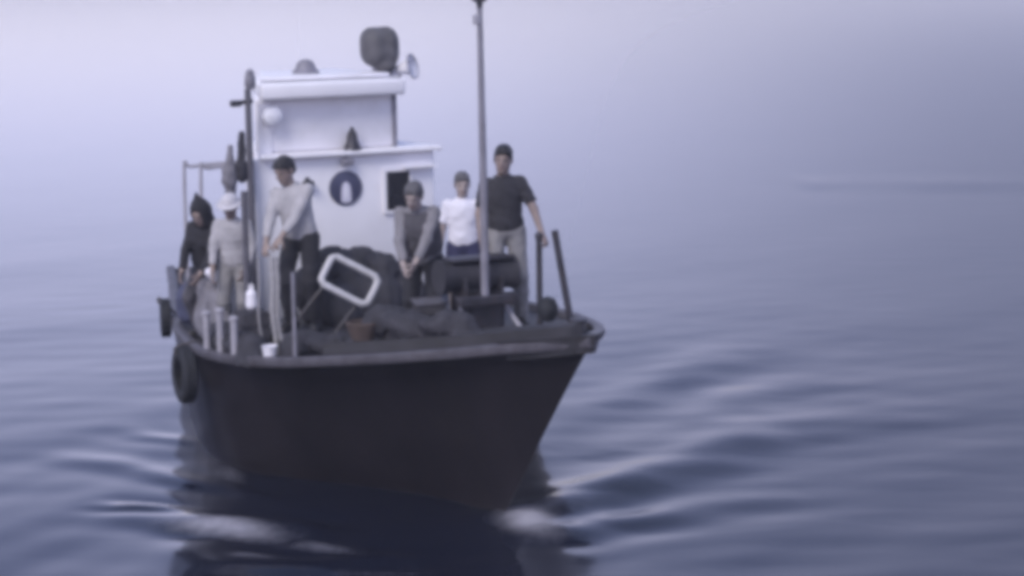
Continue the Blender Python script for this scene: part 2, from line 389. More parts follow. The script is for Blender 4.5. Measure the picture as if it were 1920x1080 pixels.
    fm = n.nodes.new('ShaderNodeMath'); fm.operation = 'MULTIPLY'; n.links.new(ma.outputs[0], fm.inputs[0]); n.links.new(at2.outputs['Fac'], fm.inputs[1])
    fb = n.nodes.new('ShaderNodeBsdfDiffuse'); fb.inputs[0].default_value = (.42, .41, .47, 1)
    ms = n.nodes.new('ShaderNodeMixShader'); n.links.new(fm.outputs[0], ms.inputs[0]); n.links.new(wm.outputs[0], ms.inputs[1]); n.links.new(fb.outputs[0], ms.inputs[2])
    n.links.new(ms.outputs[0], n.nodes['Material Output'].inputs[0])
    o = link('water', me, m, smooth=True); o.location.z = WATER_Z; tag(o, 'calm lilac-grey sea with the wash of the boat', kind='structure')
CRESTS = [((.1, 19.5), (5.4, 26.6), .50, .075, .1), ((1.3, 20.6), (6.6, 25.8), .55, .030, .1), ((1.0, 22.0), (4.6, 27.6), .45, .045, 0),
          ((1.2, 24.6), (3.6, 29.0), .50, .035, 0), ((.1, 18.9), (2.8, 20.4), .30, .060, 0), ((6.6, 47.5), (18.0, 46.0), 1.0, .035, 0),
          ((-1.9, 19.0), (-3.9, 20.3), .26, .075, .1), ((-2.6, 20.6), (-4.0, 21.6), .15, .030, .05), ((-2.9, 21.0), (-5.4, 22.7), .22, .020, .1),
          ((-3.4, 22.6), (-4.6, 23.8), .16, .016, 0), ((-1.0, 18.2), (-3.0, 18.1), .24, .050, .1), ((-3.3, 19.9), (-4.2, 20.4), .12, .030, 0)]
FOAM = [(.16, 19.25, .30, .60, .3, .85), (.45, 19.9, .26, .5, -.65, .5), (.9, 20.7, .22, .8, -.65, .30), (-2.75, 19.2, .80, .26, -.5, .72), (-1.75, 18.55, .5, .16, -.45, .45), (-2.95, 21.3, .18, .5, .3, .4), (-1.2, 17.75, .8, .10, -.1, .3)]
make_water()

# ------------------------------------------------------------------ the boat
boat = empty('boat', BOW, PHI); tag(boat, 'dark steel workboat coming on bow first with a white wheelhouse aft', 'boat')
def L(s, b, z): return Vector((-s, -b, z))   # local frame of the boat: x forward, y port
def make_hull():
    NU, NT = 72, 30; V = []; F = []
    STEM_WL = 1.32
    def stem_s(z):
        if z >= 0: return STEM_WL * max(0.0, 1 - z / 1.38) ** .95
        return STEM_WL + (-z) * .92 + max(0, -z - .75) * 1.6
    us = np.linspace(0, 1, NU) ** 1.25
    for side in (1, -1):
        base = len(V)
        for i, u in enumerate(us):
            sg = u * LOA
            zt = sheer(sg); bt = half_beam(sg)
            for j in range(NT):
                t = j / (NT - 1); z = -1.45 + (zt + 1.45) * t
                s0 = stem_s(z) if u < 1 else 0
                s = s0 * (1 - u) ** 1.6 + sg if u < .999 else sg
                q = (z - WATER_Z) / (zt - WATER_Z)
                wl = max(0.0, min(1.0, sg / 3.8)); fl = .40 + .44 * wl                # fine at the water, flared at the rail
                zz = max(0, q)
                b = bt * (fl + (1 - fl) * zz ** .75) if q >= 0 else bt * fl * max(0.0, 1 - ((WATER_Z - z) / (1.45 + WATER_Z)) ** 2.2) ** .5
                V.append(L(s, side * b, z))
        for i in range(NU - 1):
            for j in range(NT - 1):
                a = base + i * NT + j; q = (a, a + NT, a + NT + 1, a + 1); F.append(q if side == 1 else q[::-1])
    a, b = (NU - 1) * NT, NU * NT + (NU - 1) * NT
    for j in range(NT - 1): F.append((a + j, b + j, b + j + 1, a + j + 1))
    mb = MB(); mb.add(V, F); o = mb.build('hull', 'hull_paint', boat, True)
    # deck sheet
    mb = MB(); V = []; F = []
    ss = np.linspace(.06, LOA - .02, 60)
    for s in ss:
        for k in range(7): V.append(L(s, (k / 3 - 1) * (half_beam(s) - .015), deck(s) + .02 * (1 - (k / 3 - 1) ** 2)))
    for i in range(len(ss) - 1):
        for k in range(6): F.append((i * 7 + k, i * 7 + k + 1, i * 7 + 8 + k, i * 7 + 7 + k))
    mb.add(V, F).build('deck', 'deck_paint', boat, True)
    # capped gunwale with a rounded outer belting, one on each side
    for side in (1, -1):
        V = []; F = []; sec = [(-.06, -.03), (-.06, .03), (-.045, .042), (.025, .042), (.045, .03), (.05, -.015), (.035, -.05), (.0, -.06)]
        gs = np.linspace(0.0, LOA, 90)
        for s in gs:
            b = half_beam(s); z = sheer(s)
            d = Vector((half_beam(min(LOA, s + .05)) - half_beam(max(0, s - .05)), 0)).x / (min(LOA, s + .05) - max(0, s - .05))
            nn = Vector((-d, 1)).normalized()         # (along s, along b)
            for (o_, h_) in sec:
                oo = o_ if s > .35 else max(o_, -b * .5)
                V.append(L(s + nn.x * oo * min(1, s / .3 + .25), side * max(.0, b + nn.y * oo), z + h_))
        n = len(sec)
        for i in range(len(gs) - 1):
            for k in range(n): F.append((i * n + k, i * n + (k + 1) % n, (i + 1) * n + (k + 1) % n, (i + 1) * n + k))
        F.append(tuple(range(n))); F.append(tuple((len(gs) - 1) * n + k for k in range(n)))
        MB().add(V, F).build('gunwale', 'rail_paint', boat, True)
    # stem head: thick shaped breasthook closing the bow
    V = []; F = []
    for (s, b) in [(-.05, .0), (.1, .13), (.5, .27), (1.0, .47), (1.0, -.47), (.5, -.27), (.1, -.13)]: V.append((s, b))
    top = [L(s, b, sheer(max(0, s)) + .062) for s, b in V]; bot = [L(s * .9 + .06, b * .8, sheer(max(0, s)) - .11) for s, b in V]; n = len(V)
    MB().add(top + bot, [tuple(range(n)), tuple(range(n, 2 * n))[::-1]] + [(i, (i + 1) % n, n + (i + 1) % n, n + i) for i in range(n)]).build('bow_plate', 'deck_paint', boat)
make_hull()
def raised_foredeck():
    V = []; F = []; ss = np.linspace(.30, 2.95, 24); n = 5
    for s_ in ss:
        hb = max(.05, half_beam(s_) - .10 - .10 * min(1, s_)); z = sheer(s_) + .02
        for (f_, h_) in ((1.03, -.10), (1.0, .13), (0, .165), (-1.0, .13), (-1.03, -.10)): V.append(L(s_, f_ * hb, z + h_))
    for i in range(len(ss) - 1):
        for k in range(n - 1): F.append((i * n + k, i * n + k + 1, (i + 1) * n + k + 1, (i + 1) * n + k))
    F.append(tuple(range(n))); F.append(tuple((len(ss) - 1) * n + k for k in range(n)))
    MB().add(V, F).build('raised_foredeck', 'deck_paint', boat, True)
    MB().box(L(4.45, .85, deck(4.4) + .09), (1.5, 1.3, .22), bev=.03).build('deck_hatch', 'hatch_paint', boat, True)
    MB().box(L(4.95, .1, deck(5) + .2), (1.1, .9, .42), bev=.03).build('deck_hatch', 'hatch_paint', boat, True)
mat('pole_paint', (0.10, 0.095, 0.115), .5, var=.2, scale=6)
mat('hatch_paint', (0.035, 0.033, 0.040), 0.6, var=.3, scale=5)
raised_foredeck()

# wheelhouse: low cabin with a set-back upper dodger and a flat roof
HS = 5.95; HW = 1.07; HLEN = 1.7; HZ0 = deck(6) - .05; HZ1 = 2.50; UZ0 = 2.50; UZ1 = 3.12
def taper_box(s0, s1, bl0, br0, bl1, br1, z0, z1, bev=.03):
    bm = bmesh.new()
    P = [L(s0, bl0, z0), L(s0, br0, z0), L(s1, br1, z0), L(s1, bl1, z0), L(s0, bl0, z1), L(s0, br0, z1), L(s1, br1, z1), L(s1, bl1, z1)]
    v = [bm.verts.new(p) for p in P]
    for f in ((0, 1, 2, 3), (7, 6, 5, 4), (0, 4, 5, 1), (1, 5, 6, 2), (2, 6, 7, 3), (3, 7, 4, 0)): bm.faces.new([v[i] for i in f])
    bmesh.ops.bevel(bm, geom=list(bm.edges), offset=bev, segments=3, affect='EDGES', profile=.5)
    bm.verts.index_update(); m = MB(); m.add([q.co.copy() for q in bm.verts], [[q.index for q in f.verts] for f in bm.faces]); bm.free(); return m
TAP = .62                                    # how much each side wall draws in towards the stern
def wheelhouse():
    wh = taper_box(HS, HS + HLEN, HW, -HW, TAP, -TAP, HZ0, HZ1).build('wheelhouse', 'white_paint', boat, True)
    taper_box(HS - .10, HS + HLEN + .06, HW - .06, -HW - .06, TAP + .05, -TAP - .05, HZ1 + .002, HZ1 + .054, .015).build('ledge', 'white_paint', wh)
    uw, uc = 1.70, .17      # upper part is narrower and sits over the starboard side
    taper_box(HS + .10, HS + 1.25, 1.0, -.66, .62, -.42, UZ0 + .056, UZ1 + .027).build('upper_cabin', 'grey_paint', wh, True)
    taper_box(HS - .13, HS + 1.40, 1.00, -.69, .60, -.46, UZ1 + .03, UZ1 + .205).build('roof', 'white_paint', wh, True)
    taper_box(HS + .12, HS + 1.30, .92, -.60, .54, -.40, UZ1 + .217, UZ1 + .262, .015).build('roof_panel', 'grey_paint', wh, True)
    # starboard corner trim of the dodger
    MB().box(L(HS + .09, uc + uw / 2 - .12, 2.83), (.03, .16, .55), bev=.008).build('corner_panel', 'white_paint', wh)
    MB().box(L(HS + .09, uc - uw / 2 + .05, 2.85), (.04, .05, .58), bev=.008).build('corner_post', 'mast_paint', wh)
    f = HS - .004
    # window with frame and dark pane
    def window(b, z, w_, h_, s=f, side=False):
        fr = MB(); t = .035
        if not side:
            for (db, dz, ww, hh) in ((0, h_ / 2, w_ + 2 * t, t), (0, -h_ / 2, w_ + 2 * t, t), (w_ / 2 + t / 2, 0, t, h_ - t), (-w_ / 2 - t / 2, 0, t, h_ - t)):
                fr.box(L(s - .012, b + db, z + dz), (.032, ww, hh))
            o = fr.build('window', 'grey_paint', wh)
            MB().box(L(s - .003, b, z), (.012, w_ + .01, h_ - .01)).build('pane', 'glass_dark', o) if False else MB().box(L(s - .004, b, z), (.012, w_ - .002, h_ - t - .002)).build('window_pane', 'glass_dark', wh)
        else:
            for (ds, dz, ww, hh) in ((0, h_ / 2, w_ + 2 * t, t), (0, -h_ / 2, w_ + 2 * t, t), (w_ / 2 + t / 2, 0, t, h_ - t), (-w_ / 2 - t / 2, 0, t, h_ - t)):
                fr.box(L(s + ds, b + math.copysign(.012, b), z + dz), (ww, .032, hh))
            fr.build('window', 'grey_paint', wh)
            MB().box(L(s, b + math.copysign(.004, b), z), (w_ - .002, .012, h_ - t - .002)).build('window_pane', 'glass_dark', wh)
    window(-.61, 2.07, .28, .47)
    # eyebrow over the window
    MB().box(L(f - .05, -.86, 2.33), (.10, .38, .02)).build('drip_rail', 'grey_paint', wh)
    # round emblem: dark disc, pale arch standing in it
    cz, cb = 2.135, .01
    MB().lathe([(0, 0), (.195, 0), (.195, .012), (.185, .016), (0, .016)], L(f + .002, cb, cz), (1, 0, 0), 40).build('emblem', 'navy_paint', wh, True)
    V = []; o_ = f - .0185
    P = [(-.060, -.150), (-.058, -.06), (-.052, .01), (-.032, .055), (0, .072), (.032, .055), (.052, .01), (.058, -.06), (.060, -.150), (0, -.168)]
    top = [L(o_, cb + p[0], cz + p[1]) for p in P]; bt = [L(o_ + .006, cb + p[0], cz + p[1]) for p in P]; n = len(P)
    MB().add(top + bt, [tuple(range(n)), tuple(range(n, 2 * n))[::-1]] + [(i, (i + 1) % n, n + (i + 1) % n, n + i) for i in range(n)]).build('emblem_arch', 'crest_pale', wh)
    P = [(-.02, -.12), (-.026, -.02), (0, .055), (.026, -.02), (.02, -.12)]; n = 5; o_ -= .004
    top = [L(o_, cb + p[0], cz + p[1]) for p in P]; bt = [L(o_ + .006, cb + p[0], cz + p[1]) for p in P]
    MB().add(top + bt, [tuple(range(n)), tuple(range(n, 2 * n))[::-1]] + [(i, (i + 1) % n, n + (i + 1) % n, n + i) for i in range(n)]).build('emblem_flame', 'plastic_white', wh)
    MB().lathe([(.176, 0), (.181, .004), (.186, 0)], L(f - .0142, cb, cz), (1, 0, 0), 40, False).build('emblem_ring', 'navy_paint', wh, True)
    # small lamp under the ledge, wall bracket
    m = MB(); m.box(L(f - .05, .0, 2.43), (.10, .13, .075), bev=.015); m.box(L(f - .02, .0, 2.455), (.05, .03, .06)); m.build('small_lamp', 'mast_paint', wh)
    m = MB(); m.box(L(f - .05, 0.46, 2.22), (.10, .11, .055), bev=.015); m.box(L(f - .01, 0.46, 2.22), (.03, .04, .12)); m.build('wall_bracket', 'dark_metal', wh)
    # bell standing on the ledge
    m = MB(); m.lathe([(0, .25), (.022, .25), (.022, .215), (.045, .20), (.058, .15), (.064, .09), (.092, .03), (.105, 0), (.0, 0)], L(HS - .0, -.085, HZ1 + .055), (0, 0, 1), 24)
    m.build('bell', 'dark_metal', wh, True)
    # round white lamp on the dodger
    m = MB(); m.lathe([(0, -.03), (.07, -.03), (.10, .0), (.115, .05), (.105, .085), (.07, .105), (0, .112)], L(HS + .03, .84, 2.97), (1, 0, 0), 28); m.build('round_lamp', 'lamp_glass', wh, True)
    # roof gear
    rz = UZ1 + .262
    m = MB(); m.lathe([(0, 0), (.15, 0), (.15, .03), (.12, .05), (.10, .11), (.06, .15), (0, .16)], L(HS + .55, .24, rz), (0, 0, 1), 24); m.build('dome_lamp', 'mast_paint', wh, True)
    m = MB(); m.tube([L(HS + .75, .25, rz - .01), L(HS + .75, .25, rz + .60)], [.010, .005], 8); m.build('whip_antenna', 'grey_paint', wh)
    # covered searchlight: big dark drum in a yoke
    s_ = SDF(); c = L(HS + .45, -.61, rz + .245)
    for (y_, z_, ry, rz_) in ((.07, .09, .15, .165), (-.07, .09, .15, .165), (.075, -.05, .145, .16), (-.06, -.04, .15, .16), (.05, -.19, .11, .10)):
        s_.ell(c + Vector((0, y_, z_)), (.20, ry, rz_), k=.06)
    link('searchlight_cover', s_.mesh('searchlight_cover', .014, .004, 22, 3), 'searchlight', wh, True)
    m = MB(); m.lathe([(0, 0), (.09, 0), (.09, .02), (.04, .04), (.035, .20), (0, .20)], L(HS + .45, -.56, rz - .05), (0, 0, 1), 18); m.build('searchlight_pedestal', 'mast_paint', wh, True)
    # white horn loudspeaker turned to port
    ax = Vector((.75, .72, .25)).normalized(); c = L(HS + .35, -.84, rz + .02)
    m = MB(); m.lathe([(.045, -.12), (.05, -.05), (.065, .02), (.095, .09), (.135, .13), (.125, .13), (.085, .09), (.055, .02), (.03, -.05)], c, ax, 28, False); m.lathe([(.0, -.16), (.05, -.16), (.055, -.08), (0, -.08)], c, ax, 20)
    m.build('horn_speaker', 'white_paint', wh, True)
    m = MB(); m.lathe([(.128, .125), (.146, .125), (.146, .142), (.128, .142), (.128, .125)], c, ax, 28, False); m.build('horn_rim', 'rim_grey', wh, True)
    m = MB(); m.tube([L(HS + .35, -.64, rz - .08), L(HS + .35, -.80, rz - .08), c], .018, 8); m.build('horn_stem', 'mast_paint', wh)
    return wh
mat('rim_grey', (.42, .41, .46), .5)
mat('crest_pale', (0.62, 0.60, 0.70), 0.5, var=0.05)
mat('searchlight', (0.10, 0.096, 0.105), 0.7, var=0.25, scale=6, bump=.4, bscale=20)
wheelhouse()

def deck_gear():
    # corner pole by the wheelhouse with its crossarm, cap lantern and the canvas furled against it
    s, b = 5.85, 1.135; zb = deck(s)
    p = MB().tube([L(s, b, zb - .02), L(s, b, 2.0), L(s, b, 3.28)], [.042, .040, .036], 12).build('corner_pole', 'pole_paint', boat, True)
    m = MB(); m.lathe([(0, 0), (.045, 0), (.06, .03), (.06, .12), (.045, .16), (.05, .18), (.02, .21), (0, .22)], L(s, b - .03, 3.28), (0, 0, 1), 18); m.build('pole_lantern', 'mast_paint', p, True)
    m = MB(); m.tube([L(s, b + .20, 3.13), L(s, b - .05, 3.15)], .026, 8); m.box(L(s, b + .14, 3.13), (.07, .12, .07), bev=.015); m.build('crossarm', 'dark_metal', p)
    q = SDF(); q.cone(L(s + .02, b + .08, 2.80), L(s + .02, b + .10, 2.36), .035, .062, k=.04); q.cone(L(s + .02, b + .10, 2.45), L(s + .02, b + .085, 2.31), .06, .05, k=.04)
    link('furled_flag', q.mesh('furled_flag', .012, .006, 40, 5), 'canvas_dark', p, True)
    q = SDF(); q.cone(L(s + .05, b + .20, 2.66), L(s + .05, b + .23, 2.30), .030, .075, k=.04); q.cone(L(s + .05, b + .22, 2.4), L(s + .05, b + .21, 2.12), .075, .055, k=.05)
    link('furled_canvas', q.mesh('furled_canvas', .012, .006, 40, 6), 'canvas_grey', p, True)
    # pipe frame over the starboard side deck
    for (s_, b_) in ((6.85, 1.58), (6.55, 1.48)):
        m = MB(); z = deck(s_); m.tube([L(s_, b_, z - .02), L(s_, b_, 2.30), L(s_ - .01, b_ - .09, 2.38), L(s_ - .02, .95, 2.40)], .021, 8, spline=6); m.build('side_frame', 'pale_metal', boat, True)
    for z_ in (1.55, 1.05): MB().tube([L(6.85, 1.58, z_), L(6.55, 1.48, z_)], .016, 8).build('side_rail', 'mast_paint', boat, True)
    # signal mast standing on the windlass bed
    s, b = 2.25, .0; zb = deck(s)
    p = MB().tube([L(s, b, zb + .52), L(s, b, 2.6), L(s - .0, b + .01, 4.19)], [.040, .038, .027], 14).build('mast', 'mast_paint', boat, True)
    m = MB(); m.lathe([(0, 0), (.03, 0), (.03, .05), (.07, .06), (.07, .095), (.02, .11), (0, .11)], L(s, b + .01, 4.19), (0, 0, 1), 18); m.build('mast_cap', 'dark_metal', p, True)
    m = MB(); m.box(L(s, b + .045, 4.08), (.06, .06, .09), bev=.01); m.build('mast_lamp', 'pale_metal', p)
    # windlass: two cheeks, barrel, bed beam, struts
    ws = 2.52; z0 = deck(ws) + .14; wl = empty_part('windlass', boat)
    for sg in (-1, 1):
        m = MB(); m.box(L(ws, -.04 + sg * .19, z0 + .30), (.36, .045, .60), bev=.02); m.build('cheek', 'dark_metal', wl)
        m = MB(); m.tube([L(ws - .42, -.04 + sg * .34, z0), L(ws - .10, -.04 + sg * .22, z0 + .34)], .022, 8); m.build('strut', 'pale_metal', wl)
    m = MB(); m.lathe([(.04, -.40), (.17, -.40), (.17, -.37), (.155, -.35), (.15, 0), (.155, .35), (.17, .37), (.17, .40), (.04, .40)], L(ws, -.03, z0 + .60), (0, 1, 0), 26); m.build('barrel', 'canvas_dark', wl, True)
    m = MB(); m.box(L(ws - .24, -.04, z0 + .39), (.16, .62, .10), bev=.02); m.build('bed_beam', 'dark_metal', wl)
    m = MB(); m.box(L(ws, -.04, z0 + .22), (.42, .335, .44), bev=.03); m.build('bed', 'dark_metal', wl)
    m = MB(); m.box(L(ws - .02, -.04, z0 + .765), (.26, .66, .035), bev=.025); m.build('guard', 'dark_metal', wl)
    # posts of the bow
    def post(s, b, h, dx=0, db=0, r=.026, knob=True, name='bow_post', m_='dark_metal'):
        z = deck(s); o = MB().tube([L(s, b, z - .02), L(s + dx, b + db, z + h)], r, 10).build(name, m_, boat, True)
        if knob: MB().lathe([(0, -.045), (.03, -.035), (.042, 0), (.03, .035), (0, .045)], L(s + dx, b + db, z + h + .02), (0, 0, 1), 14).build('knob', m_, o, True)
        return o
    post(1.60, -.265, 1.03, 0, .0, .030)
    post(1.28, -.47, 1.07, .06, .17, .033, False)
    MB().lathe([(0, -.13), (.06, -.11), (.095, -.04), (.1, .02), (.07, .09), (0, .12)], L(1.50, -.30, deck(1.5) + .36), (0, 0, 1), 20).build('bow_float', 'rubber', boat, True)
    m = MB(); m.lathe([(0, 0), (.06, 0), (.06, .10), (.085, .115), (.085, .145), (0, .15)], L(.72, -.22, sheer(.72) + .06), (0, 0, 1), 18); m.build('bollard', 'dark_metal', boat, True)
    # stanchions along the starboard rail
    for (s_, b_, h_) in ((3.15, 1.62, .90), ):
        post(s_, b_, h_, 0, 0, .020, False, 'stanchion', 'mast_paint')
    post(4.45, 1.665, 1.66, 0, 0, .034, False, 'awning_post', 'pole_paint')
    for (s_, h_) in ((4.50, .36), (4.20, .42), (3.92, .36)):
        b_ = half_beam(s_) - .02; z = sheer(s_) + .05
        m = MB(); m.lathe([(0, -.06), (.036, -.06), (.036, h_ - .03), (.048, h_ - .02), (.048, h_), (.02, h_ + .02), (0, h_ + .02)], L(s_, b_, z), (0, 0, 1), 16); m.build('rail_bitt', 'pale_metal', boat, True)
def empty_part(name, parent):
    o = bpy.data.objects.new(name, None); COL.objects.link(o); o.parent = parent; o.empty_display_size = .1; return o
deck_gear()

# ------------------------------------------------------------------ tyres hung over the starboard side
def tyre(s, dia, zc, label, tilt=0.0):
    r = dia / 2; b = half_beam(s); wdt = dia * .27; root_z = zc
    d = (half_beam(s + .1) - half_beam(s - .1)) / .2
    nloc = Vector((d, -1, 0)).normalized()       # outward in the boat frame (x forward, y port)
    rot = Matrix.Rotation(PHI, 3, 'Z'); nw = rot @ nloc
    flare = .10 * max(0, (sheer(s) - zc)) + .0
    c = Wp(s, b + .045 - flare, zc) + nw * (wdt / 2)
    o = empty('tyre', c); tag(o, label, 'tyre', 'tyres hung along the starboard side')
    w2 = wdt / 2
    prof = [(r * .56, -w2 * .7), (r * .66, -w2 * .95), (r * .82, -w2), (r * .93, -w2 * .86), (r, -w2 * .6), (r, -w2 * .18), (r * .97, -w2 * .12), (r * .97, w2 * .12), (r, w2 * .18), (r, w2 * .6), (r * .93, w2 * .86), (r * .82, w2), (r * .66, w2 * .95), (r * .56, w2 * .7), (r * .60, w2 * .5), (r * .62, 0), (r * .60, -w2 * .5), (r * .56, -w2 * .7)]
    MB().lathe(prof, (0, 0, 0), nw, 36, False).build('casing', 'rubber', o, True)
    top = Wp(s, b - .02, sheer(s) + .05) - c
    MB().tube([(0, 0, r * .5), Vector((0, 0, r * .8)) + nw * (w2 + .01), Vector((0, 0, r)) + nw * w2 * .9, top], .014, 7, spline=6).build('hanging_rope', 'rope_dark', o, True)
tyre(4.95, .60, .42, 'large black tyre hung as a fender on the starboard bow quarter')
tyre(6.7, .44, .72, 'smaller black tyre fender hung farther aft on the hull side')

# ------------------------------------------------------------------ people
def fit(p, q, l1, l2, hint):
    p, q, hint = V3(p), V3(q), V3(hint); d = q - p; Ln = np.linalg.norm(d); mx_ = (l1 + l2) * .995
    if Ln > mx_: q = p + d / Ln * mx_; d = q - p; Ln = mx_
    u = d / Ln; a = (l1 * l1 - l2 * l2 + Ln * Ln) / (2 * Ln); hgt = math.sqrt(max(l1 * l1 - a * a, 0))
    n = hint - u * (hint @ u); n /= np.linalg.norm(n)
    return p + u * a + n * hgt, q
def person(label, s, b, face, P, cloth, z=None, height=1.72, name='person'):
    """face: direction looked at, degrees from straight to the camera (positive turns to the right of the picture)"""
    loc = Wp(s, b, (deck(s) + .02) if z is None else z)
    o = empty(name, loc, R(face)); tag(o, label, 'person', 'people on deck')
    k = height / 1.72; o.scale = (k, k, k)
    pel = V3(P.get('pelvis', (0, 0, .93))); lean = V3(P.get('lean', (0, 0, 0)))
    sh = pel + V3((0, .0, .47)) + lean; sh[2] -= np.hypot(lean[0], lean[1]) ** 2 * .9
    up = (sh - pel) / np.linalg.norm(sh - pel)
    tw = R(P.get('twist', 0)); sx = V3((math.cos(tw), math.sin(tw), 0)); sx = sx - up * (sx @ up); sx /= np.linalg.norm(sx); sy = np.cross(up, sx)
    MT = np.stack([sx, sy, up], 1)
    neck = sh + up * .05; hd = neck + up * .14 + V3(P.get('head', (0, -.02, 0)))
    yaw, pit, rol = (R(a) for a in P.get('look', (0, 0, 0)))
    MH = np.array((Matrix.Rotation(yaw, 3, 'Z') @ Matrix.Rotation(pit, 3, 'X') @ Matrix.Rotation(rol, 3, 'Y')))
    HK = 1.09
    def hp(x, y, z): return hd + MH @ V3((x, y, z)) * HK
    J = {}
    for sg, nm in ((-1, 'r'), (1, 'l')):
        S = sh + sx * sg * .168 + up * (-.03 + P.get('shrug', 0)); tgt = V3(P['hand_' + nm])
        E, Wt = fit(S, tgt, .285, .255, P.get('elbow_' + nm, (sg * .5, .6, -.4)))
        Hh = pel + sx * sg * .095 + V3((0, 0, -.03)); Ft = V3(P.get('foot_' + nm, (sg * .11, 0, .085)))
        Kn, An = fit(Hh, Ft, .425, .42, P.get('knee_' + nm, (sg * .12, -1, 0)))
        J[nm] = (S, E, Wt, Hh, Kn, An, sg)
    B = SDF()
    B.ell(pel, (.155, .105, .12), MT); B.ell(pel + up * .16, (.132, .092, .14), MT, .06); B.ell(pel + up * .32 - sy * .005, (.152, .105, .16), MT, .06); B.ell(sh - up * .04, (.165, .075, .075), MT, .06)
    B.cone(sh + up * .0, hd - up * .04, .06, .052, .04)
    for nm in J:
        S, E, Wt, Hh, Kn, An, sg = J[nm]
        B.cone(S, E, .055, .042, .04); B.cone(E, Wt, .042, .028, .015)
        B.cone(Hh, Kn, .088, .056, .04); B.cone(Kn, An, .056, .038, .015); B.ell(Kn * .65 + An * .35 + V3((0, .022, 0)), (.045, .048, .10), k=.03)
        fd = V3(P.get('toe_' + nm, (sg * .25, -1, 0))); fd /= np.linalg.norm(fd)
        B.cone(An + V3((0, 0, -.045)) - fd * .05, An + fd * .15 + V3((0, 0, -.06)), .034, .024, .03)
        # hand: palm, four bent fingers of unequal length, thumb off the side of the palm
        fa = (Wt - E) / np.linalg.norm(Wt - E); hd_dir = V3(P.get('hdir_' + nm, fa)); hd_dir /= np.linalg.norm(hd_dir)
        pn = V3(P.get('palm_' + nm, (-sg, 0.2, 0))); pn = pn - hd_dir * (pn @ hd_dir); pn /= np.linalg.norm(pn); sd_ = np.cross(hd_dir, pn) * sg
        if sd_ @ V3((0, -1, .3)) < 0: sd_ = -sd_          # thumb side looks forward
        curl = P.get('curl_' + nm, .5)
        pc = Wt + hd_dir * .048
        B.ell(pc, (.041, .016, .052), np.stack([sd_, pn, hd_dir], 1), .02)
        for q, (off, ln) in enumerate(((.031, .068), (.011, .078), (-.010, .072), (-.030, .055))):
            k0 = pc + hd_dir * .042 + sd_ * off
            d1 = hd_dir * math.cos(curl * .7) + pn * math.sin(curl * .7); d2 = hd_dir * math.cos(curl * 2.2) + pn * math.sin(curl * 2.2)
            k1 = k0 + d1 * ln * .5; k2 = k1 + d2 * ln * .5
            B.cone(k0, k1, .0095, .0088, .006); B.cone(k1, k2, .0088, .0075, .004)
        t0 = pc - hd_dir * .02 + sd_ * .032; t1 = t0 + (sd_ * .75 + hd_dir * .6 + pn * .35 * curl) * .04; t2 = t1 + (hd_dir * .8 + pn * .9 * curl + sd_ * .2) * .032
        B.cone(t0, t1, .0125, .0105, .01); B.cone(t1, t2, .0105, .0085, .004)
    HR = lambda a, b_, c: (a * HK, b_ * HK, c * HK)
    # head with brow, nose, lips, chin, ears
    B.ell(hp(0, .012, .035), HR(.074, .092, .088), MH, .03); B.ell(hp(0, -.02, -.035), HR(.058, .068, .075), MH, .04); B.ell(hp(0, -.055, -.088), HR(.028, .026, .022), MH, .03)
    for sg in (-1, 1):
        B.sub(hp(sg * .031, -.094, .012), HR(.018, .016, .011), MH, .012); B.ell(hp(sg * .031, -.072, .010), HR(.013, .013, .011), MH, .004)
        B.ell(hp(sg * .03, -.080, .034), HR(.024, .010, .008), MH, .012); B.ell(hp(sg * .077, .012, .0), HR(.008, .019, .031), MH, .008)
    B.cone(hp(0, -.085, .022), hp(0, -.106, -.022), .008, .013, .014); B.ell(hp(0, -.086, -.056), HR(.023, .010, .008), MH, .006)
    me = B.mesh('body', .0078)
    link('body', me, [cloth.get('skin', 'skin'), 'face_dark', 'lips'], o, True)
    n = len(me.polygons); ce = np.zeros(n * 3, np.float32); me.polygons.foreach_get('center', ce); ce = (ce.reshape(-1, 3) - hd) @ MH
    ce /= HK; mi = np.zeros(n, np.int32)
    for sg in (-1, 1):
        mi[(np.abs(ce[:, 0] - sg * .031) < .012) & (np.abs(ce[:, 2] - .010) < .005) & (ce[:, 1] < -.05)] = 1
    mi[(np.abs(ce[:, 0]) < .023) & (np.abs(ce[:, 2] + .056) < .008) & (ce[:, 1] < -.07)] = 2
    me.polygons.foreach_set('material_index', mi)
    # hair
    if cloth.get('hair'):
        Hh_ = SDF(); Hh_.ell(hp(0, .020, .046), HR(.081, .094, .086), MH, .02); Hh_.ell(hp(0, -.04, .082), HR(.062, .052, .040), MH, .03); Hh_.ell(hp(0, .055, .0), HR(.072, .056, .070), MH, .03)
        for q in range(26):          # uneven fringe, crown and sideburns
            a = q * 2.4; rr = (q / 26) ** .5; x_, y_ = .07 * rr * math.cos(a), .085 * rr * math.sin(a) + .015
            zz = .05 + .082 * math.sqrt(max(0, 1 - rr * rr * .95)); Hh_.ell(hp(x_, y_, zz), HR(.016, .018, .011), MH, .014)
        for sg in (-1, 1):
            Hh_.cone(hp(sg * .074, -.02, .04), hp(sg * .073, -.012, -.01), .010, .006, .012); Hh_.ell(hp(sg * .04, -.078, .068), HR(.024, .014, .014), MH, .015)
        Hh_.sub(hp(0, -.112, -.040), HR(.064, .095, .098), MH, .012); Hh_.clip(hp(0, 0, -.062), MH @ V3((0, .3, -1)))
        link('hair', Hh_.mesh('hair', .0085, .004, 120, 2), cloth['hair'], o, True)
    hat = cloth.get('hat')
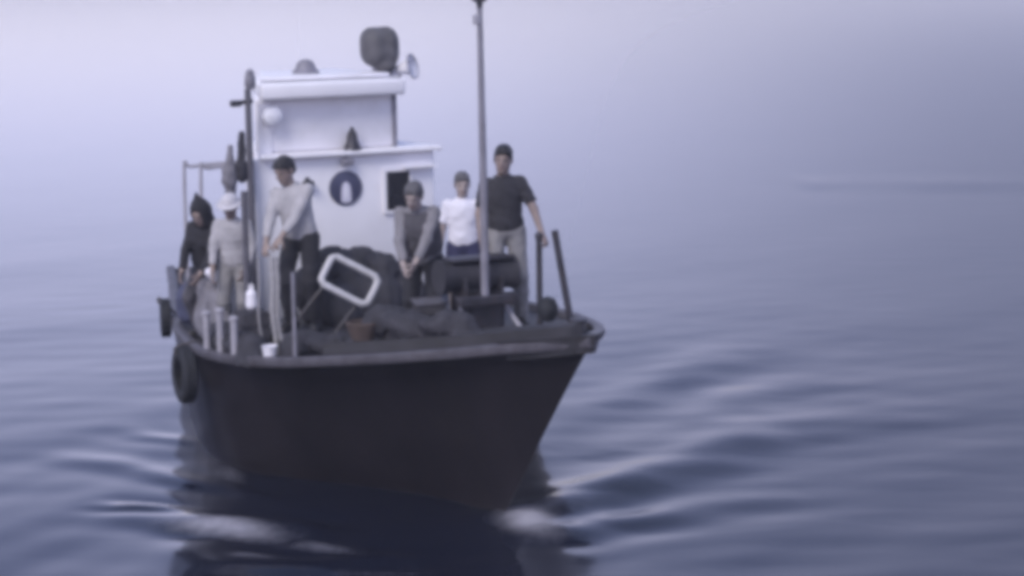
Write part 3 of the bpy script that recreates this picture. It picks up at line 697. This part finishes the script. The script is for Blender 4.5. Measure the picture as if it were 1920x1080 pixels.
    if hat == 'cap':
        C_ = SDF(); C_.ell(hp(0, .012, .055), HR(.094, .108, .090), MH, .02); C_.clip(hp(0, 0, .040), MH @ V3((0, 0, -1))); C_.ell(hp(0, .0, .042), HR(.135, .150, .016), MH, .02)
        link('sun_hat', C_.mesh('sun_hat', .0095, .003, 40, 1), cloth['hat_mat'], o, True)
    if hat == 'hood':
        C_ = SDF(); C_.ell(hp(0, .03, .02), HR(.115, .12, .135), MH, .03); C_.cone(hp(0, .02, .10), hp(0, .035, .225), .075, .016, .05); C_.ell(hp(0, .03, -.10), HR(.12, .10, .08), MH, .05)
        C_.clip(hp(0, -.062, 0), MH @ V3((0, -1, -.12)))
        link('hood', C_.mesh('hood', .011, .005, 40, 9), cloth['hat_mat'], o, True)
    # shirt
    T = SDF(); inf = cloth.get('loose', .020)
    T.ell(pel + up * .04, (.155 + inf, .108 + inf, .15), MT); T.ell(pel + up * .17, (.140 + inf, .100 + inf, .15), MT, .08); T.ell(pel + up * .32, (.158 + inf, .112 + inf, .17), MT, .07); T.ell(sh - up * .045, (.160 + inf, .080 + inf * .6, .080 + inf * .3), MT, .06)
    T.clip(pel + up * cloth.get('hem', -.04), -up)
    T.cone(sh - up * .01, sh + up * .055 - sy * .0, .082, .072, .03, capb=True)
    slv = cloth.get('sleeve', 1.6)
    for nm in J:
        S, E, Wt, Hh, Kn, An, sg = J[nm]
        if slv <= 1:
            T.cone(S, S + (E - S) * slv, .064, .060, .04, capb=True)
        else:
            T.cone(S, E, .066, .054, .04); T.cone(E, E + (Wt - E) * min(1, slv - 1), .054, .044, .02, capb=True)
    link('shirt', T.mesh('shirt', .0100, .0060, 44, 3 + len(label)), cloth['shirt'], o, True)
    if cloth.get('vest'):
        U = SDF(); i2 = inf + .020
        U.ell(pel + up * .10, (.145 + i2, .105 + i2, .15), MT); U.ell(pel + up * .22, (.150 + i2, .106 + i2, .15), MT, .08); U.ell(pel + up * .34, (.150 + i2, .112 + i2, .15), MT, .07); U.ell(sh - up * .04, (.135 + i2, .084 + i2 * .6, .074 + i2 * .5), MT, .05)
        U.clip(pel + up * .02, -up); U.clip(sh + up * .02, up)
        link('vest', U.mesh('vest', .011, .005, 40, 8), cloth['vest'], o, True)
    # trousers or shorts
    Tr = SDF(); Tr.ell(pel - up * .01, (.168, .120, .13), MT); Tr.clip(pel + up * .07, up)
    ln = cloth.get('legs', 2.0)
    for nm in J:
        S, E, Wt, Hh, Kn, An, sg = J[nm]
        if ln <= 1: Tr.cone(Hh, Hh + (Kn - Hh) * ln, .104, .092, .03, capb=True)
        else: Tr.cone(Hh, Kn, .104, .076, .03); Tr.cone(Kn, Kn + (An - Kn) * (ln - 1) * .97, .076, .066, .02, capb=True)
    link('trousers' if ln > 1 else 'shorts', Tr.mesh('trousers', .0100, .0065, 40, 5 + len(label)), cloth['trousers'], o, True)
    for nm in J:
        S, E, Wt, Hh, Kn, An, sg = J[nm]; fd = V3(P.get('toe_' + nm, (sg * .25, -1, 0))); fd /= np.linalg.norm(fd)
        Sh = SDF(); a0 = An + V3((0, 0, -.04)) - fd * .055; Sh.cone(a0, An + fd * .13 + V3((0, 0, -.048)), .046, .042, .03); Sh.cone(An - fd * .02 + V3((0, 0, -.03)), An + V3((0, 0, .01)), .048, .046, .03, capb=True); Sh.clip(An + V3((0, 0, -.083)), (0, 0, -1))
        link('shoe', Sh.mesh('shoe', .0095), cloth.get('shoes', 'shoe'), o, True)
    return o

# man at the bow, hand on the post
person('man in a charcoal polo shirt and pale trousers standing at the bow', 2.78, -.47, 5,
       dict(pelvis=(0.0, .02, .93), lean=(-.02, .0, 0), look=(-12, 0, 3), head=(.015, -.02, 0),
            hand_l=(.33, -.18, .90), elbow_l=(.7, .5, 0), palm_l=(0, .1, -1), hdir_l=(.35, -.25, -.8), curl_l=.8, hand_r=(-.24, -.12, .85), elbow_r=(-.7, .5, -.2),
            foot_l=(.14, .0, .085), foot_r=(-.13, -.03, .085)),
       dict(shirt='cloth_charcoal', trousers='cloth_khaki', hair='hair', sleeve=.78, hem=-.06, loose=.022), z=deck(2.78) + .19, height=1.79)
# man at the starboard rail looking down at the line in his hands
person('man in a loose pale shirt and black trousers leaning over a line beside the rail', 4.3, 1.16, -18,
       dict(pelvis=(.02, .03, .93), lean=(-.06, -.05, 0), look=(-22, 20, 0), head=(-.01, -.05, -.01),
            hand_r=(-.20, -.34, .82), elbow_r=(-.6, .5, -.2), hand_l=(-.11, -.36, .81), elbow_l=(.7, .3, -.2), curl_l=1.1, curl_r=1.1, palm_l=(-.3, .2, -1), palm_r=(.3, .2, -1),
            foot_l=(.14, .06, .085), foot_r=(-.10, .02, .085)),
       dict(shirt='cloth_pale', trousers='cloth_black', hair='hair', sleeve=1.75, hem=-.10, loose=.018), z=deck(4.3) + .205, height=1.80)
# man amidships with his hands joined in front
person('hunched man in a dark vest over grey sleeves with hands joined amidships', 3.15, .26, -10,
       dict(pelvis=(0, .03, .93), lean=(-.02, -.15, 0), look=(-8, 22, 4), head=(0, -.05, -.02), shrug=.02,
            hand_r=(-.12, -.33, .86), elbow_r=(-.9, .1, -.3), hand_l=(-.02, -.35, .86), elbow_l=(.9, .1, -.3), curl_l=.9, curl_r=.9, palm_l=(-1, .3, 0), palm_r=(1, .3, 0)),
       dict(shirt='cloth_midgrey', vest='cloth_slate', trousers='cloth_black', hair='hair_grey', skin='skin_pale', sleeve=1.8, hem=-.08, loose=.034), height=1.74)
# man in white farther aft
person('man in a white shirt and navy shorts standing behind the mast', 4.7, -.855, 0,
       dict(look=(8, 4, 0), hand_r=(-.27, -.05, .78), elbow_r=(-.6, .6, 0), hand_l=(.26, -.06, .78), elbow_l=(.6, .6, 0)),
       dict(shirt='cloth_white', trousers='cloth_navy', hair='hair_grey', skin='skin_pale', sleeve=.75, hem=-.06, loose=.016, legs=.75), height=1.66)
# person in pale clothes and a white cap on the side deck
person('person in pale clothes and a white hat on the starboard side deck', 4.95, 1.63, -8,
       dict(lean=(0, -.05, 0), look=(-5, 22, 0), head=(0, -.04, -.01), hand_r=(-.20, -.22, .85), hand_l=(.18, -.22, .88), elbow_r=(-.8, .4, -.3), elbow_l=(.8, .4, -.3)),
       dict(shirt='cloth_pale', trousers='cloth_khaki', hat='cap', hat_mat='hat_cloth', sleeve=1.7, hem=-.14, loose=.02), height=1.58)
# hooded figure farther aft
person('stooping figure in a dark jacket with a pointed hood by the pipe frame', 5.55, 1.76, -25,
       dict(pelvis=(0, .08, .82), lean=(.06, -.16, 0), look=(0, 26, 0), head=(.0, -.06, -.02), hand_r=(-.12, -.34, .72), hand_l=(.12, -.36, .70), elbow_r=(-.8, .3, -.3), elbow_l=(.8, .3, -.3)),
       dict(shirt='cloth_black', trousers='cloth_slate', hat='hood', hat_mat='cloth_black', sleeve=1.85, hem=-.14, loose=.06), height=1.62)

# ------------------------------------------------------------------ loose gear on deck
def sdf_thing(name, label, cat, s, b, z, build, m, h=.014, wr=.008, wf=24, seed=1, rz=0, group=None):
    q = SDF(); build(q); o = link(name, q.mesh(name, h, wr, wf, seed), m, None, True); o.location = Wp(s, b, z); o.rotation_euler = (0, 0, PHI + rz)
    return tag(o, label, cat, group)
z5 = deck(4.9) + .02
def heap(q):
    q.ell((0, 0, .22), (.42, .62, .34), k=.05)
    for (x, y, z, a, b_, c) in ((-.05, .30, .52, .26, .22, .22), (-.12, .05, .66, .22, .20, .16), (-.10, -.22, .62, .24, .20, .24), (-.02, -.50, .42, .24, .22, .26), (.25, .18, .28, .22, .28, .22), (.28, -.28, .24, .20, .30, .22), (.05, .52, .30, .22, .18, .24), (.12, -.05, .50, .16, .24, .12)):
        q.ell((x, y, z), (a, b_, c), Euler((x * 3, y * 2, z * 5)).to_matrix(), k=.07)
    q.clip((0, 0, .0), (0, 0, -1))
sdf_thing('tarpaulin_bundle', 'large dark tarpaulin-covered heap stacked in front of the wheelhouse', 'tarpaulin', 4.75, .36, z5 + .12, heap, 'canvas_dark', .014, .022, 24, 4)
def sidebundle(q):
    q.ell((0, 0, .20), (.46, .15, .24), k=.05)
    for (x, z, c) in ((.22, .40, .17), (-.05, .46, .20), (-.28, .36, .16), (.34, .22, .15)): q.ell((x, .02, z), (.17, .12, c), Euler((.2, x * 2, .3)).to_matrix(), k=.05)
    q.clip((0, 0, 0), (0, 0, -1))
sdf_thing('canvas_bundle', 'grey canvas bundle lashed along the starboard side deck', 'canvas', 5.3, 1.80, deck(5.2) + .02, sidebundle, 'canvas_grey', .013, .010, 34, 8)
def nets(q):
    for k in range(9):
        x = -.55 + .135 * k; q.ell((x, .05 * math.sin(k * 2.1), .10 + .05 * math.sin(k * 1.3)), (.15, .17, .13 + .05 * math.cos(k * 1.9)), Euler((.3 * math.sin(k), .4 * math.cos(k * 2), k)).to_matrix(), k=.04)
    q.clip((0, 0, 0), (0, 0, -1))
sdf_thing('net_heap', 'long dark heap of nets along the starboard rail behind the pale bitts', 'net', 4.25, 1.86, deck(4.2) + .01, nets, 'canvas_dark', .013, .010, 48, 12)
sdf_thing('net_heap', 'dark heap of nets beside the small lidded crate below the tube frame', 'net', 3.25, 1.0, deck(3.2) + .01, nets, 'canvas_dark', .013, .010, 48, 13, rz=1.2)
sdf_thing('net_heap', 'dark heap of nets on the foredeck just inside the rail near the bow', 'net', 2.25, .62, sheer(2.25) + .14, nets, 'canvas_dark', .013, .012, 48, 15, rz=.55)
def bluebundle(q): q.ell((0, 0, .20), (.20, .13, .22), k=.05); q.ell((.05, 0, .36), (.13, .10, .12), k=.1); q.clip((0, 0, 0), (0, 0, -1))
sdf_thing('canvas_bundle', 'blue canvas bundle on the rail above the aft tyre', 'canvas', 6.2, 1.78, deck(6.2) + .05, bluebundle, 'canvas_blue', .013, .010, 22, 9)
sdf_thing('cloth_bundle', 'small white bundle held in front of the hooded figure', 'bundle', 5.12, 1.84, 1.44, lambda q: (q.ell((0, 0, 0), (.06, .06, .055), k=.02), q.ell((.02, .03, -.05), (.035, .04, .05), k=.04)), 'cloth_white', .009, .006, 45, 2)

def framed_ring():
    # rectangular ring of white tube with rounded corners, propped against the heap
    o = empty('tube_frame', Wp(3.95, .74, deck(3.95) + .72)); W_, H_ = .54, .34; P = []
    for cx, cy, a0 in ((W_ / 2 - .08, H_ / 2 - .07, 0), (-W_ / 2 + .08, H_ / 2 - .07, 90), (-W_ / 2 + .08, -H_ / 2 + .07, 180), (W_ / 2 - .08, -H_ / 2 + .07, 270)):
        for a in (0, 30, 60, 90): P.append((cx + .075 * math.cos(R(a0 + a)), 0, cy + .065 * math.sin(R(a0 + a))))
    r = MB().tube(P, .036, 10, closed=True, spline=3).build('ring', 'tube_white', o, True)
    MB().tube([(-.2, .05, -.13), (-.30, .20, -.62)], .018, 8).build('prop', 'dark_metal', o, True)
    MB().tube([(.18, .05, -.15), (.10, .20, -.60)], .018, 8).build('prop', 'dark_metal', o, True)
    o.rotation_euler = (R(-28), R(29), R(4)); tag(o, 'white rounded rectangular tube frame propped up on the foredeck', 'frame')
mat('tube_white', (0.52, 0.51, 0.54), .45, var=.12, scale=10, dirt=(.3, .28, .28), dscale=7, damt=.5)
framed_ring()

def floor_z(s): return sheer(s) + .165 if s < 2.95 else deck(s) + .02
def crate(s, b, dims, label, lid=True, rz=0):
    z = floor_z(s); o = empty('crate', Wp(s, b, z), PHI + rz); x, y, h = dims; tag(o, label, 'crate')
    m = MB(); m.box((0, 0, h * .5), (x - .03, y - .03, h - .02)); m.build('box_core', 'canvas_dark', o)
    for k in range(3):
        zz = h * (.17 + .33 * k)
        for sg in (-1, 1):
            m = MB(); m.box((sg * (x / 2 - .008), 0, zz), (.018, y, h * .27)); m.build('slat', 'crate_grey', o)
            m = MB(); m.box((0, sg * (y / 2 - .008), zz), (x - .04, .018, h * .27)); m.build('slat', 'crate_grey', o)
    if lid: m = MB(); m.box((0, 0, h + .012), (x + .03, y + .03, .03), bev=.008); m.build('lid', 'crate_lid', o)
crate(3.55, 1.40, (.30, .28, .20), 'small crate with a pale lid standing beside the rail stanchion')
crate(2.70, .74, (.40, .34, .26), 'wide dark slatted crate in front of the man in the vest', False, .35)
crate(2.78, .36, (.30, .28, .30), 'lidded dark crate between the man in the vest and the windlass', True, -.2)
crate(4.15, 1.72, (.30, .28, .46), 'dark crate under the white can by the starboard rail', False)

def can(s, b, z, label):
    o = empty('plastic_can', Wp(s, b, z), PHI + .3); tag(o, label, 'can')
    q = SDF(); q.cone((0, 0, .06), (0, 0, .15), .062, .055, .03); q.ell((0, 0, .17), (.045, .045, .04), k=.03); q.clip((0, 0, .002), (0, 0, -1)); link('body', q.mesh('body', .009), 'plastic_white', o, True)
    MB().lathe([(0, .20), (.022, .20), (.024, .235), (0, .24)], n=16).build('cap', 'grey_paint', o, True)
    MB().tube([(-.03, 0, .19), (-.035, 0, .245), (.0, 0, .262), (.035, 0, .245), (.03, 0, .19)], .008, 7, spline=4).build('handle', 'plastic_white', o, True)
can(4.15, 1.72, deck(4.15) + .475, 'white plastic can standing on the dark crate')
def bucket(s, b, label):
    o = empty('bucket', Wp(s, b, deck(s) + .02), .4); tag(o, label, 'bucket')
    MB().lathe([(0, 0), (.055, 0), (.075, .15), (.08, .15), (.08, .16), (.07, .16), (.05, .012), (0, .012)], n=26).build('pail', 'plastic_white', o, True)
    MB().tube([(-.077, 0, .15), (-.06, .03, .09), (0, .085, .06), (.06, .03, .09), (.077, 0, .15)], .004, 6, spline=5).build('handle', 'mast_paint', o, True)
bucket(3.5, 1.76, 'small white bucket on deck just inside the starboard rail')

def rope_coil(s, b, r, label, m='rope_pale', turns=4, tail=True):
    P = []
    for i in range(turns * 14):
        a = 2 * math.pi * i / 14; rr = r * (1 - .06 * (i // 14 % 2)) + .006 * math.sin(i * 1.7); P.append((rr * math.cos(a), rr * math.sin(a), .018 + .033 * (i / 14)))
    if tail: P += [(r * 1.2, .1, .06), (r * 1.5, .22, .02), (r * 2.0, .25, .016)]
    o = MB().tube(P, .017, 7, spline=2).build('rope_coil', m, None, True, Wp(s, b, deck(s) + .012)); o.rotation_euler = (0, 0, PHI); tag(o, label, 'rope')
rope_coil(3.22, .62, .13, 'coil of pale rope lying on deck behind the wide slatted crate')
rope_coil(3.15, 1.18, .09, 'small pale rope coil beside the crate with the pale lid', turns=3, tail=False)
def basket(s, b, label):
    o = empty('basket', Wp(s, b, floor_z(s)), .2); tag(o, label, 'basket')
    for k in range(5):
        z = .02 + k * .035; r = .10 + .012 * k
        MB().tube([(r * math.cos(a), r * math.sin(a), z) for a in np.linspace(0, 2 * math.pi, 25)[:-1]], .017, 6, closed=True).build('hoop', 'brown_wood', o, True)
    MB().lathe([(0, .005), (.10, .005), (.10, .018), (0, .018)], n=22).build('base', 'brown_wood', o, True)
basket(2.72, 1.08, 'brown woven basket on deck near the starboard rail below the tube frame')
def hank():
    a = Wp(3.93, 1.42, 0); z = deck(3.9)
    o = empty('rope_hank', Wp(3.92, 1.57, z + .02)); tag(o, 'pale rope hanging from the hands of the man at the rail', 'rope')
    top = 1.0
    for dx, r, q in ((0, .026, 0), (.05, .018, 1), (-.14, .011, 2)):
        MB().tube([(dx, 0, top), (dx + .006, -.01, top * .7), (dx - .008, .0, top * .45), (dx + .014, .01, top * .2), (dx + .02 + .05 * q, -.03 * q, .015)], [r, r, r * 1.1, r, r * .9], 8, spline=6).build('strand', 'rope_pale', o, True)
hank()

# ------------------------------------------------------------------ sea haze
def haze():
    m = bpy.data.materials.new('haze'); m.use_nodes = True; n = m.node_tree; n.nodes.clear()
    o = n.nodes.new('ShaderNodeOutputMaterial'); v = n.nodes.new('ShaderNodeVolumePrincipled')
    v.inputs['Color'].default_value = (.93, .92, .97, 1); v.inputs['Density'].default_value = HAZE; v.inputs['Anisotropy'].default_value = .35
    n.links.new(v.outputs[0], o.inputs['Volume'])
    b = MB().box((0, 0, 1.95), (5600, 5600, 8.9)).build('haze', m); b.data.materials.clear(); b.data.materials.append(m)
    tag(b, 'pale lilac sea haze over the water', kind='stuff')
HAZE = 0.0016
haze()
